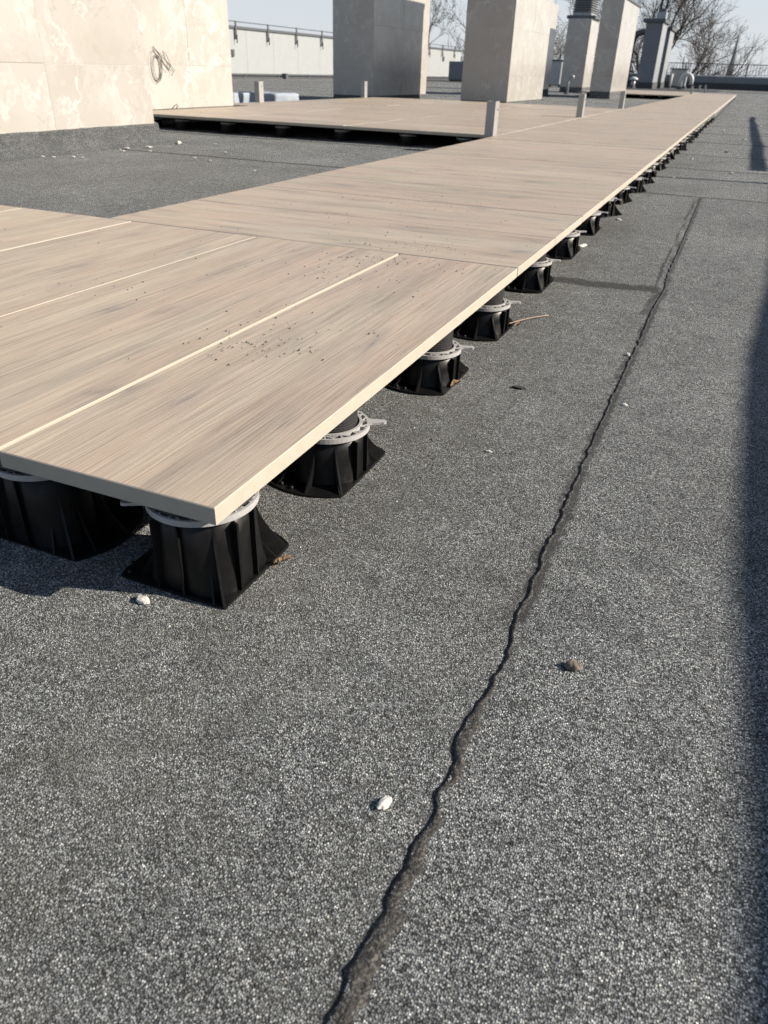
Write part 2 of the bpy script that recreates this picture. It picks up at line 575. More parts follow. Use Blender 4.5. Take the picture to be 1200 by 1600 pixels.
# the building body below and the street far below
bb = bmesh.new()
box(bb, -18.1, 2.95, -5, 54.9, -13, -.2)
tag(obj('building_body', bb, PLASTER), kind='structure')
bb = bmesh.new()
box(bb, -1500, 1500, -1500, 1500, -13.5, -13.005)
tag(obj('ground', bb, GRASSY), kind='structure')

# ------------------------------------------------------------ paving tiles
def tile_mesh(name, L, W, T=.02, c=.0011):
    """long axis X, top at z=0, top face wood-effect glaze, rest porcelain body"""
    b = bmesh.new()
    hx, hy = L / 2, W / 2
    def ring(ix, z):
        return [b.verts.new((sx * (hx - ix), sy * (hy - ix), z)) for sx, sy in ((-1, -1), (1, -1), (1, 1), (-1, 1))]
    r0, r1, r2 = ring(0, -T), ring(0, -c), ring(c, 0)
    b.faces.new(r0[::-1]).material_index = 1
    b.faces.new(r2)
    for a, d, mi in ((r0, r1, 1), (r1, r2, 1)):
        for k in range(4):
            b.faces.new((a[k], a[(k + 1) % 4], d[(k + 1) % 4], d[k])).material_index = mi
    me = bpy.data.meshes.new(name)
    b.to_mesh(me)
    b.free()
    me.materials.append(TILE)
    me.materials.append(BODY)
    return me

GAP = .0036
PIT = .4055
WX = 1.1725
def put_tile(me, x, y, parent, rz=0, zj=.0008):
    o = bpy.data.objects.new('tile', me)
    C.objects.link(o)
    o.parent = parent
    o.location = (x, y, random.uniform(-zj, zj))
    o.rotation_euler = (random.uniform(-.0006, .0006), random.uniform(-.0004, .0004), rz + random.uniform(-.0006, .0006))
    return o

terr = thing('tile_terrace', 'near raised terrace of wood-effect tiles laid lengthwise, one cream joint line after another', 'terrace', (0, 0, 0))
tf = tile_mesh('tile_full', 1.1955, .398 - GAP)
tc = tile_mesh('tile_cut', 1.1955, .29 - GAP / 2)
put_tile(tc, -(.29 - GAP / 2) / 2, 1.1955 / 2, terr, R(90))
for k in range(5):
    put_tile(tf, -.29 - GAP / 2 - (.398 - GAP) / 2 - .398 * k - GAP / 2, 1.1955 / 2, terr, R(90))

walk = thing('tile_walkway', 'long straight raised walkway of cross-laid wood-effect tiles running to the far parapet', 'walkway', (0, 0, 0))
tw = tile_mesh('tile_walk', WX, PIT - GAP)
for k in range(69):
    put_tile(tw, -WX / 2, 1.2 + GAP / 2 + PIT * k + (PIT - GAP) / 2, walk)

plat = thing('tile_platform', 'wide raised tile platform between the marble chimneys and the walkway', 'platform', (0, 0, 0))
tp = tile_mesh('tile_platform_piece', 1.2 - GAP, PIT - GAP)
tpc = tile_mesh('tile_platform_cut', .90, PIT - GAP)
x1 = -WX - .0065
PX = [(x1 - .6, tp), (x1 - 1.8, tp), (x1 - 2.7 - .15, tpc)]
for r in range(16):
    yy = 5.172 + PIT * r + (PIT - GAP) / 2
    for k, (xx, me) in enumerate(PX):
        put_tile(me, xx if me is tp else x1 - 2.4 - .45, yy, plat)
    if yy > 7.05:
        pass
tps = tile_mesh('tile_platform_strip', PIT - GAP, .42)
tpf = tile_mesh('tile_platform_end', .42, PIT - GAP)
for r in range(5, 16):
    put_tile(tpf, x1 - 3.3 - .005 - .21, 5.172 + PIT * r + (PIT - GAP) / 2, plat)
tpg = tile_mesh('tile_platform_sliver', 1.08, PIT - GAP)
for r in range(1):
    put_tile(tile_mesh('tile_platform_front', .70, PIT - GAP), x1 - 3.3 - .005 - .35, 5.172 - .0 + (PIT - GAP) / 2 - .0, plat)

far = thing('tile_platform', 'distant raised tile platform behind the dark grey chimney, seen edge-on', 'platform', (0, 0, 0))
for r in range(17):
    for k in range(2):
        put_tile(tp, x1 - .6 - 1.2 * k, 23.2 + PIT * r + (PIT - GAP) / 2, far)
    put_tile(tpf, x1 - 2.4 - .005 - .21, 23.2 + PIT * r + (PIT - GAP) / 2, far)

# ------------------------------------------------------------ pedestals
def poly_clip(cx0, cy0, rad, xmax, ymin, n=48):
    pts = []
    for k in range(n):
        a = 2 * math.pi * k / n
        x, y = rad * math.cos(a), rad * math.sin(a)
        if ymin > -.1 and xmax < .1:
            x = max(x, -.083)
        pts.append((min(x, xmax), max(y, ymin)))
    out = []
    for p in pts:
        if not out or (abs(p[0] - out[-1][0]) + abs(p[1] - out[-1][1])) > 1e-6:
            out.append(p)
    return out

def make_pedestal(label, loc, hb, gap, ymin=-.2, xmax=.062, rz=0, group='pedestals along the open edge of the deck'):
    """hb height of the ribbed base; gap total height up to the tile"""
    t = thing('pedestal', label, 'pedestal', loc, group)
    b = bmesh.new()
    prism(b, poly_clip(0, 0, .100, xmax, ymin), 0, .0045)
    obj('base_plate', b, PLAST, t)
    b = bmesh.new()
    # tapered drum, squashed flat on the cut sides
    prof = [(.066, .004), (.062, .25 * hb), (.0585, .6 * hb), (.057, hb - .002), (.053, hb), (.046, hb), (.046, hb - .02)]
    rr = lathe(b, prof, 40)
    for v in b.verts:
        v.co.x = min(v.co.x, xmax - .006)
        v.co.y = max(v.co.y, ymin + .006)
    obj('drum', b, PLAST, t)
    # curved radial fins standing on the plate
    me = bpy.data.meshes.new('fin')
    b = bmesh.new()
    nf = 9
    outer = []
    for i in range(nf):
        u = i / (nf - 1)
        outer.append((.057 + .040 * (1 - u) ** 2.1, .0045 + (hb - .006) * u))
    poly = [(.050, .0045)] + outer + [(.050, hb - .002)]
    for s in (-.0013, .0013):
        pass
    A = [b.verts.new((r_, -.0013, z_)) for r_, z_ in poly]
    B = [b.verts.new((r_, .0013, z_)) for r_, z_ in poly]
    b.faces.new(A)
    b.faces.new(B[::-1])
    for i in range(len(poly)):
        j = (i + 1) % len(poly)
        b.faces.new((A[i], B[i], B[j], A[j]))
    b.to_mesh(me)
    b.free()
    me.materials.append(PLAST)
    angs = []
    for k in range(12):
        a = 2 * math.pi * (k + .25) / 12
        ex, ey = .097 * math.cos(a), .097 * math.sin(a)
        angs.append((a, ex, ey))
    for a, ex, ey in angs:
        s = 1.0
        if ex > xmax:
            s = xmax / ex
        if ey < ymin:
            s = min(s, ymin / ey)
        if ymin > -.1 and xmax < .1 and ex < -.01:
            s = min(s, .80)
        if s < .70:
            # on a cut side the fin stays a narrow flat rib
            b2 = bmesh.new()
            rx = .097 * s
            box(b2, rx - .010, rx - .0005, -.0013, .0013, .0045, hb - .003)
            f = obj('fin', b2, PLAST, t)
        else:
            f = bpy.data.objects.new('fin', me)
            C.objects.link(f)
            f.parent = t
            f.scale = (s, 1, 1) if s < 1 else (1, 1, 1)
        f.rotation_euler.z = a
    # corner webs where the plate is cut off square
    def web(x, y):
        b2 = bmesh.new()
        L = math.hypot(x, y)
        pl = [(.045, .0045)] + [(.057 + (L - .058) * (1 - u) ** 1.7, .0045 + (hb - .008) * u) for u in [q / 8 for q in range(9)]] + [(.045, hb - .0035)]
        A = [b2.verts.new((r_, -.0015, z_)) for r_, z_ in pl]
        B = [b2.verts.new((r_, .0015, z_)) for r_, z_ in pl]
        b2.faces.new(A)
        b2.faces.new(B[::-1])
        for i in range(len(pl)):
            j = (i + 1) % len(pl)
            b2.faces.new((A[i], B[i], B[j], A[j]))
        o = obj('fin', b2, PLAST, t)
        o.rotation_euler.z = math.atan2(y, x)
    if ymin > -.1:
        if xmax < .1:
            web(xmax, ymin)
            web(xmax, .075)
        else:
            web(.078, ymin)
    else:
        yc = math.sqrt(.1 ** 2 - xmax ** 2) - .002
        web(xmax, yc)
        web(xmax, -yc)
    # light grey locking ring with pockets and a lever
    b = bmesh.new()
    zr = hb + .0005
    n = 60
    lathe(b, [(.0475, zr), (.0475, zr + .0095), (.0515, zr + .0095), (.0515, zr + .001)], n, smooth=False)
    lathe(b, [(.0590, zr + .001), (.0590, zr + .0070), (.0622, zr + .0070), (.0626, zr), (.0475, zr)], n, smooth=False)
    for k in range(15):
        a = 2 * math.pi * k / 15 + .1
        for da in (0, .20):
            ca, sa = math.cos(a + da * .5), math.sin(a + da * .5)
            r0_, r1_ = .0505, .0595
            a2 = a + da
            p0 = Vector((r0_ * math.cos(a), r0_ * math.sin(a), 0))
            p1 = Vector((r1_ * math.cos(a2), r1_ * math.sin(a2), 0))
            d = (p1 - p0)
            q = Vector((-d.y, d.x, 0)).normalized() * .0009
            vs = [b.verts.new(pp + Vector((0, 0, z_))) for z_ in (zr + .001, zr + .0078) for pp in (p0 - q, p1 - q, p1 + q, p0 + q)]
            for f in ((4, 5, 6, 7), (0, 1, 5, 4), (1, 2, 6, 5), (2, 3, 7, 6), (3, 0, 4, 7)):
                b.faces.new([vs[i] for i in f])
    obj('locking_ring', b, RINGM, t)
    b = bmesh.new()
    pts = [(.058, -.010), (.066, -.007), (.078, -.0055), (.083, -.0055), (.087, -.003), (.087, .003), (.083, .005), (.078, .0055), (.066, .008), (.058, .011)]
    prism(b, pts, zr + .004, zr + .0075)
    lv = obj('lever', b, RINGM, t)
    lv.rotation_euler.z = R(20) + rz
    # threaded column and head
    b = bmesh.new()
    z = hb - .01
    prof = []
    top = gap - .006
    while z < top - .003:
        prof += [(.0445, z), (.0445, z + .0018), (.0425, z + .0024), (.0425, z + .0034)]
        z += .004
    prof += [(.0445, z), (.0445, top)]
    lathe(b, prof, 36, smooth=False)
    obj('threaded_column', b, THREAD, t)
    b = bmesh.new()
    rings = lathe(b, [(.052, top - .002), (.060, top), (.060, gap - .0022), (.058, gap - .0012)], 40)
    b.faces.new(rings[-1])
    for v in b.verts:
        v.co.x = min(v.co.x, xmax)
        v.co.y = max(v.co.y, ymin)
    obj('head_plate', b, THREAD, t)
    # fixing studs in pairs on the foot
    b = bmesh.new()
    for a in (R(250), R(262), R(205), R(216), R(160), R(170), R(100), R(110)):
        x, y = .090 * math.cos(a), .090 * math.sin(a)
        if y > ymin + .004 and x < xmax - .004:
            lathe(b, [(.0032, .0044), (.0032, .007), (.0018, .0082), (.0001, .0085)], 8, (x, y))
    if len(b.verts):
        obj('fixing_studs', b, PLAST, t)
    else:
        b.free()
    return t

def gapat(x, y):
    g = float(np.interp(y, YT, ZT))
    return g, -.0206 - g
g, gp = gapat(0, .065)
make_pedestal('black ribbed pedestal right under the sharp corner of the near terrace', (-.0635, .0640, g), gp - .017, gp, ymin=-.062, rz=R(200), group=None)
make_pedestal('black ribbed pedestal under the shaded front edge at the left border of the photo', (-.29, .0640, g), gp - .017, gp, ymin=-.062, xmax=.2, group=None)
g, gp = gapat(0, .372)
make_pedestal('black pedestal with white locking ring, second along the sunlit deck edge from the corner', (-.0635, .368, g), .067, gp, rz=R(8), group=None)
g, gp = gapat(0, .81)
make_pedestal('black pedestal beside a dry orange leaf, third along the sunlit deck edge', (-.0635, .800, g), .057, gp, rz=R(2), group=None)
g, gp = gapat(0, 1.17)
make_pedestal('black pedestal with a thin straw lying at its foot, fourth along the deck edge', (-.0635, 1.165, g), .058, gp, rz=R(5), group=None)
g, gp = gapat(0, 1.6)
make_pedestal('black pedestal where the short dark cross lap meets the deck, fifth along the edge', (-.0635, 1.602, g), .060, gp, rz=R(3), group=None)
g, gp = gapat(0, 2.0)
p6 = make_pedestal('black pedestal with a white plaster chip at its foot, sixth along the deck edge', (-.0635, 2.01, g), .060, gp, rz=R(12), group=None)
g, gp = gapat(0, 2.8)
p7 = make_pedestal('small black pedestal on the deck edge between the sixth one and the dense far row', (-.0635, 2.415, g - .001), .062, gp, rz=R(-10))
GE = 'small far pedestals in a row under the right edge of the walkway'
p7['group'] = GE
LE = 'one of the many small black pedestals in the dense far row under the walkway edge'
p7['label'] = LE
y = 2.82
k = 0
while y < 12.2:
    d = dup(p7, (-.0635 + random.uniform(-.004, .012), y, -.112), LE, random.uniform(-.5, .3))
    y += PIT
    k += 1
# further copies too small to show parts: one mesh each
b = bmesh.new()
prism(b, poly_clip(0, 0, .1, .062, -.2, 20), 0, .005)
lathe(b, [(.09, .005), (.066, .03), (.06, .062)], 14)
lathe(b, [(.052, .062), (.052, .089)], 12)
rg = len(b.faces)
rings = lathe(b, [(.05, .064), (.066, .064), (.066, .075), (.05, .075)], 14)
b.faces.ensure_lookup_table()
for f in b.faces[rg:]:
    f.material_index = 1
sp = obj('pedestal', b, [PLAST, RINGM])
SPM = sp.data
tag(sp, LE, 'pedestal', GE)
sp.location = (-.0635, y, -.112)
y += PIT
def small(x, y, label, group, z=-.112):
    o = bpy.data.objects.new('pedestal', SPM)
    C.objects.link(o)
    o.location = (x, y, z)
    o.rotation_euler.z = random.uniform(-.4, .3)
    return tag(o, label, 'pedestal', group)
while y < 28.9:
    small(-.0635, y, LE, GE)
    y += PIT
# rows under the deck
for xx in (-.62, -1.09):
    y = 1.6
    while y < 9.5:
        g, gp = gapat(0, y)
        o = small(xx, y, 'black pedestal in the darkness beneath the walkway tiles', 'pedestals hidden in shade beneath the walkway', g)
        o.scale.z = gp / .0915
        y += PIT
for xx in (-.69, -1.086, -1.484, -1.88):
    for yy in (.066, .6, 1.14):
        g, gp = gapat(0, yy)
        o = small(xx, yy, 'black pedestal in the darkness beneath the near terrace', 'pedestals in shade beneath the near terrace', g)
        o.scale.z = gp / .0915
for yy in (.6, 1.14):
    g, gp = gapat(0, yy)
    small(-.29, yy, 'black pedestal in the darkness beneath the near terrace', 'pedestals in shade beneath the near terrace', g).scale.z = gp / .0915
for xx in (-1.45, -1.9, -2.45, -2.98, -3.5, -3.95, -4.25):
    small(xx, 5.30, 'black pedestal in the shade under the front edge of the wide platform', 'pedestals under the front edge of the wide platform')
for yy in (6.4, 7.6, 8.8, 10, 11.2):
    for xx in (-1.5, -2.4, -3.5, -4.7):
        small(xx, yy, 'black pedestal deep beneath the wide platform', 'pedestals deep beneath the wide platform')
for i in range(6):
    small(-1.3 - i * .48, 23.32, 'tiny black pedestal under the edge of the distant platform', 'pedestals under the distant platform')

# ------------------------------------------------------------ aluminium post stubs
def post(x, y, label, h=.212, wx=.062, wy=.095):
    t = thing('post_stub', label, 'post', (x, y, -.112), 'square aluminium post stubs standing through the deck')
    z1 = h + .112
    b = bmesh.new()
    tk = .003
    o4 = [(-wx / 2, -wy / 2), (wx / 2, -wy / 2), (wx / 2, wy / 2), (-wx / 2, wy / 2)]
    i4 = [(sx * (wx / 2 - tk), sy * (wy / 2 - tk)) for sx, sy in ((-1, -1), (1, -1), (1, 1), (-1, 1))]
    vo0 = [b.verts.new((*q, .004)) for q in o4]
    vo1 = [b.verts.new((*q, z1)) for q in o4]
    vi1 = [b.verts.new((*q, z1)) for q in i4]
    vi0 = [b.verts.new((*q, .02)) for q in i4]
    for i in range(4):
        j = (i + 1) % 4
        b.faces.new((vo0[i], vo0[j], vo1[j], vo1[i]))
        b.faces.new((vo1[i], vo1[j], vi1[j], vi1[i]))
        b.faces.new((vi1[i], vi1[j], vi0[j], vi0[i]))
    b.faces.new(vi0)
    obj('tube', b, ALU, t)
    b = boxm(-.07, .07, -.09, .09, 0, .006)
    obj('foot_plate', b, ALU, t)
    b = bmesh.new()
    lathe(b, [(.006, 0), (.006, .004), (.001, .006)], 8)
    bmesh.ops.rotate(b, verts=b.verts[:], cent=(0, 0, 0), matrix=Matrix.Rotation(R(90), 3, 'Y'))
    bmesh.ops.translate(b, verts=b.verts[:], vec=(wx / 2, .01, z1 - .05))
    obj('screw', b, DKMET, t)
    return t
post(-1.208, 5.112, 'aluminium post stub at the inner corner where the wide platform meets the walkway')
post(-1.208, 8.47, 'aluminium post stub on the walkway edge, in front of the second sunlit chimney pair')
post(-1.208, 11.55, 'aluminium post stub at the far end of the wide platform, before the tall white-edged chimney')
post(-4.87, 8.03, 'aluminium post stub beside the pale blue foam blocks')
post(-4.93, 11.10, 'aluminium post stub in front of the big shaded marble chimney')
post(-1.215, 26.4, 'tiny distant post stub, nearest of three at the end of the walkway', wy=.07)
post(-1.215, 30.3, 'tiny distant post stub, middle one of three at the end of the walkway', wy=.07)
post(-1.215, 34.2, 'tiny distant post stub, farthest of three at the end of the walkway', wy=.07)

# ------------------------------------------------------------ marble-clad chimneys
ZS = [.35, .95, 1.55, 2.15]
def chimney(label, x0, x1, y0, y1, zb, zt, yj=None, coping=None, cat='chimney'):
    """axis-aligned shaft clad in separate marble panels with open 3 mm joints"""
    t = thing('marble_chimney', label, cat, ((x0 + x1) / 2, (y0 + y1) / 2, -.112))
    ox, oy, oz = t.location
    T, G = .012, .0016
    b = bmesh.new()
    box(b, x0 + .0022 - ox, x1 - .0022 - ox, y0 + .0022 - oy, y1 - .0022 - oy, zb + .004 - oz, zt - .01 - oz)
    obj('core', b, GROUT, t)
    b = bmesh.new()
    # bitumen upstand flaring at its foot
    f0 = [(x0 + .004, y0 + .004), (x1 - .004, y0 + .004), (x1 - .004, y1 - .004), (x0 + .004, y1 - .004)]
    lv = [(.0, .055), (.012, .030), (.035, .010), (.07, .002), (zb - oz + .02, 0)]
    rings = []
    for h, e in lv:
        rings.append([b.verts.new((q[0] - ox + (e if q[0] > ox else -e), q[1] - oy + (e if q[1] > oy else -e), h - .004)) for q in f0])
    for a, c in zip(rings, rings[1:]):
        for k in range(4):
            b.faces.new((a[k], a[(k + 1) % 4], c[(k + 1) % 4], c[k]))
    obj('upstand', b, FELTUP, t)
    zz = [zb] + [z for z in ZS if z > zb + .1 and z < zt - .1] + [zt]
    ycuts = [y0] + [y for y in (yj or []) if y0 < y < y1] + [y1]
    for za, zc in zip(zz, zz[1:]):
        for s in (0, 1):                       # -y and +y faces
            ya, yb_ = (y0, y0 + T) if s == 0 else (y1 - T, y1)
            jj = random.uniform(-.0008, .0008)
            xs = [x0, x1] if x1 - x0 <= 1.25 else [x0, (x0 + x1) / 2, x1]
            for xa, xb in zip(xs, xs[1:]):
                obj('panel', boxm(xa + T + .001 - ox if xa == x0 else xa + G - ox, xb - T - .001 - ox if xb == x1 else xb - ox, ya - oy + jj, yb_ - oy + jj, za + G - oz, zc - oz, .001), MARB, t)
        for s in (0, 1):                       # -x and +x faces
            xa, xb = (x0, x0 + T) if s == 0 else (x1 - T, x1)
            for ya, yb_ in zip(ycuts, ycuts[1:]):
                jj = random.uniform(-.0012, .0012)
                obj('panel', boxm(xa - ox + jj, xb - ox + jj, ya + G / 2 - oy, yb_ - G / 2 - oy, za + G - oz, zc - oz, .001), MARB, t)
    if coping:
        b = boxm(x0 - coping - ox, x1 + coping - ox, y0 - coping - oy, y1 + coping - oy, zt + .002 - oz, zt + .05 - oz, .004)
        obj('coping', b, DKMET, t)
    return t

chimney('large sunlit cream marble chimney at the upper left, nearest the camera', -4.7, -3.3, 1.6, 4.11, 0, 2.1, [2.01, 3.21], .03)
chimney('sunlit cream marble chimney with a coil of wire, just behind the nearest chimney', -5.6, -4.5, 5.32, 6.92, .004, 2.1, [6.52 - .3], .03)
chimney('broad marble chimney standing in shade left of centre, with one bright sunlit strip', -5.80, -5.10, 11.80, 14.20, 0, 2.12, [13.0], .03)
c3 = chimney('marble chimney with shaded front and brilliantly sunlit right side, centre of the upper edge', -3.70, -2.965, 12.0, 14.35, 0, 2.12, [13.2], .03)
chimney('marble chimney almost hidden behind the centre one, half sunlit and half shaded', -5.3, -4.45, 19.6, 21.6, .05, 1.86, [20.6])
c5 = chimney('marble chimney carrying a louvred vent cowl, shaded front and thin sunlit side', -5.26, -4.55, 26.9, 28.32, .05, 1.88, None)
chimney('tall marble chimney under a dark coping, right of the louvred one', -3.30, -2.80, 21.1, 23.9, .05, 1.965, [22.3], .03)
# little merlon-like ventilation blocks on top of the centre chimney
for i, (ya, yb, h) in enumerate(((12.35, 12.6, .10), (12.85, 13.0, .16), (13.2, 13.42, .10), (13.65, 13.95, .07))):
    b = boxm(-3.6 - c3.location.x, -3.1 - c3.location.x, ya - c3.location.y, yb - c3.location.y, 2.172 - c3.location.z, 2.172 + h - c3.location.z)
    obj('vent_block', b, ZINC, c3)

def louvre(cx0, cy0, z0, wx, wy, n, label, step=.06):
    t = thing('louvred_cowl', label, 'vent cowl', (cx0, cy0, z0))
    obj('base_plate', boxm(-wx / 2 - .16, wx / 2 + .16, -wy / 2 - .1, wy / 2 + .1, .002, .085, .004), DKMET, t)
    obj('core', boxm(-wx / 2 + .05, wx / 2 - .05, -wy / 2 + .05, wy / 2 - .05, .085, .14 + n * step + .03), DKMET, t)
    obj('collar', boxm(-wx / 2, wx / 2, -wy / 2, wy / 2, .14 - .054, .165), ZINC, t)
    for k in range(n):
        b = bmesh.new()
        z = .18 + k * step
        e = .03
        lo = [b.verts.new((sx * (wx / 2 + e), sy * (wy / 2 + e), z)) for sx, sy in ((-1, -1), (1, -1), (1, 1), (-1, 1))]
        hi = [b.verts.new((sx * (wx / 2 - .03), sy * (wy / 2 - .03), z + step * .72)) for sx, sy in ((-1, -1), (1, -1), (1, 1), (-1, 1))]
        for i in range(4):
            b.faces.new((lo[i], lo[(i + 1) % 4], hi[(i + 1) % 4], hi[i]))
        b.faces.new(hi)
        b.faces.new(lo[::-1])
        obj('slat', b, ZINC, t)
    obj('lid', boxm(-wx / 2 - .07, wx / 2 + .07, -wy / 2 - .07, wy / 2 + .07, .185 + n * step, .215 + n * step), ZINC, t)
    return t
louvre(-4.905, 27.61, 1.883, .56, 1.05, 6, 'grey louvred ventilation cowl on the shaded marble chimney right of centre')

# ------------------------------------------------------------ the dark grey chimneys in the distance
def dark_chimney(label, x0, x1, y0, y1, zt, cap=True, pipes=True):
    t = thing('grey_chimney', label, 'chimney', ((x0 + x1) / 2, (y0 + y1) / 2, -.112))
    ox, oy, oz = t.location
    obj('shaft', boxm(x0 - ox, x1 - .02 - ox, y0 - oy, y1 - oy, 0, zt - oz), SLATE, t)
    obj('side_panel', boxm(x1 - .018 - ox, x1 - ox, y0 + .01 - oy, y1 - .01 - oy, .30, zt - .02 - oz), ZINC, t)
    obj('upstand', boxm(x0 - .03 - ox, x1 + .03 - ox, y0 - .03 - oy, y1 + .03 - oy, -.005, .28), UPST, t)
    if cap:
        obj('cap', boxm(x0 - .16 - ox, x1 + .10 - ox, y0 - .15 - oy, y1 + .12 - oy, zt + .002 - oz, zt + .15 - oz, .01), DKMET, t)
    if pipes:
        cxx = .16
        obj('collar', boxm(cxx - .22, cxx + .22, -.35, .35, zt + .152 - oz, zt + .48 - oz, .01), ZINC, t)
        obj('neck', boxm(cxx - .17, cxx + .17, -.3, .3, zt + .48 - oz, zt + .62 - oz), DKMET, t)
        for s in (-.13, .15):
            b = bmesh.new()
            tube(b, [(cxx + s, 0, zt + .62 - oz), (cxx + s, 0, zt + 1.9 - oz)], .065, 12)
            obj('flue_pipe', b, DKMET, t)
    return t
dark_chimney('dark slate-grey chimney with capped top and twin flue pipes, in the distance right of centre', -5.10, -4.30, 45.0, 47.3, 2.74)
dark_chimney('second grey chimney seen as a pale strip just behind the capped dark grey one', -4.9, -4.30, 49.3, 51.8, 2.62, True, False)

def rpipe(name, label, cat, pts, rad, mat, base=None, n=12, extra=None):
    t = thing(name, label, cat, (pts[0][0], pts[0][1], pts[0][2]))
    o = Vector(pts[0])
    b = bmesh.new()
    tube(b, [Vector(p) - o for p in pts], rad, n)
    obj('pipe', b, mat, t)
    if base:
        rad = rad[0] if isinstance(rad, (list, tuple)) else rad
        b = bmesh.new()
        rings = lathe(b, [(base, 0), (base * .8, .02), (rad * 1.15, .05), (rad * 1.15, .12), (rad * .9, .121)], 14)
        obj('flange', b, UPST, t)
    return t
def arc(c, r, a0, a1, n, dx=(1, 0)):
    return [(c[0] + r * math.cos(R(a0 + (a1 - a0) * i / n)) * dx[0], c[1] + r * math.cos(R(a0 + (a1 - a0) * i / n)) * dx[1], c[2] + r * math.sin(R(a0 + (a1 - a0) * i / n))) for i in range(n + 1)]
rpipe('gooseneck_pipe', 'white gooseneck vent pipe bent towards the right in front of the far parapet', 'vent pipe',
      [(-3.15, 47.7, -.11), (-3.15, 47.7, .30)] + arc((-2.87, 47.7, .32), .28, 180, 10, 9)[0:] + [(-2.6, 47.7, .12)], .10, WHITE, .22)
rpipe('vent_pipe', 'short grey vent pipe with bent white tip in front of the louvred chimney', 'vent pipe',
      [(-4.62, 24.9, -.11), (-4.62, 24.9, .24), (-4.60, 24.9, .31), (-4.54, 24.9, .345), (-4.46, 24.9, .33)], .043, ZINC, .1)
rpipe('mast_pipe', 'thin white upright pipe in front of the far dark parapet', 'pipe', [(-3.95, 51.3, -.11), (-3.92, 51.3, .62)], .05, WHITE, .12)
t = rpipe('mushroom_vent', 'small white mushroom vent between the tall marble chimney and the dark grey one', 'vent', [(-5.2, 44.6, -.11), (-5.2, 44.6, .28)], .11, ZINC, .2)
b = bmesh.new()
rr_ = lathe(b, [(.10, .36), (.21, .38), (.20, .45), (.10, .50), (.01, .51)], 16)
obj('hood', b, WHITE, t)
t = rpipe('curved_duct', 'dark curved air duct bending beside the capped grey chimney', 'duct',
      [(-6.3, 50, -.11), (-6.3, 50, 1.9)] + arc((-5.75, 50, 2.0), .55, 180, 60, 7), .17, DKMET, .3)
# plant cluttering the gap behind the tall marble chimney
for (x, y, wx, wy, h, m_, lb) in ((-6.6, 49.0, .9, .7, 1.45, DKMET, 'dark roof ventilation unit glimpsed between the tall marble chimney and the grey one'),
                                   (-7.8, 38.0, .6, .9, 1.0, ZINC, 'small pale ventilation unit glimpsed left of the louvred chimney'),
                                   (-3.62, 52.0, .9, .8, .95, ZINC, 'light grey box unit with a thin pipe in front of the far railing')):
    t = thing('roof_unit', lb, 'roof unit', (x, y, -.112))
    obj('casing', boxm(-wx / 2, wx / 2, -wy / 2, wy / 2, .12, h, .01), m_, t)
    obj('lid', boxm(-wx / 2 - .05, wx / 2 + .05, -wy / 2 - .05, wy / 2 + .05, h + .001, h + .06, .01), DKMET, t)
    for sx in (-1, 1):
        obj('foot', boxm(sx * wx / 2 - .05, sx * wx / 2 + .05, -wy / 2, wy / 2, 0, .118), DKMET, t)
    for k in range(5):
        obj('slat', boxm(-wx / 2 + .06, wx / 2 - .06, -wy / 2 - .02, -wy / 2 - .002, .25 + k * (h - .4) / 5, .25 + k * (h - .4) / 5 + .05), m_, t)
    b = bmesh.new()
    tube(b, [(.1, 0, h + .06), (.1, 0, h + .62)], .035, 8)
    obj('flue', b, DKMET, t)
t = thing('service_box', 'slate grey service box standing against the left pale wall, beside the centre chimney', 'service box', (-14.7, 45.4, -.112))
obj('casing', boxm(-.6, .6, -.4, .4, .06, .96, .01), SLATE, t)
obj('plinth', boxm(-.55, .55, -.35, .35, 0, .058), UPST, t)
obj('door', boxm(-.5, .5, -.425, -.402, .12, .90, .004), SLATE, t)

# ------------------------------------------------------------ left boundary wall
wl = thing('panel_wall', 'long pale grey panel wall with dark top rail, left side of the roof', 'wall', (-17.8, 20, -.11))
for k in range(27):
    y0 = 0 + k * 2.02 - 20
    obj('panel', boxm(-.04, 0, y0 + .004, y0 + 2.02 - .004, .17, 1.60, .002), WALLP, wl)
obj('core', boxm(-.25, -.05, -20, 34.6, -.02, 1.58), DKMET, wl)
obj('base_rail', boxm(-.045, .02, -20, 34.6, .115, .16), DKMET, wl)
obj('kerb', boxm(-.045, .06, -20, 34.6, -.02, .06), UPST, wl)
obj('coping', boxm(-.28, .05, -20, 34.6, 1.61, 1.70, .006), DKMET, wl)
b = bmesh.new()
tube(b, [(.02, -20, 1.84), (.02, 34.6, 1.84)], .016, 6)
obj('hand_rail', b, DKMET, wl)
for k in range(23):
    yb = -19 + k * 2.32 + .98
    b = bmesh.new()
    box(b, .052, .082, yb - .045, yb + .045, 1.30, 1.86)
    box(b, .0, .05, yb - .04, yb + .04, 1.28, 1.32)
    box(b, .082, .12, yb - .01, yb + .01, 1.16, 1.42)
    obj('bracket', b, DKMET, wl)
for k in range(20):
    yb = -18 + k * 2.6
    obj('clip', boxm(.021, .045, yb - .03, yb + .03, .0, .17), DKMET, wl)
obj('wall_fitting', boxm(.001, .06, 30.9, 31.15, 1.02, 1.26), DKMET, wl)
obj('wall_fitting', boxm(.001, .05, 7.2, 7.35, .72, .95), DKMET, wl)
# rainwater shoe and stand at its foot
obj('outlet', boxm(.03, .20, 10.9, 11.1, .0, .20), DKMET, wl)

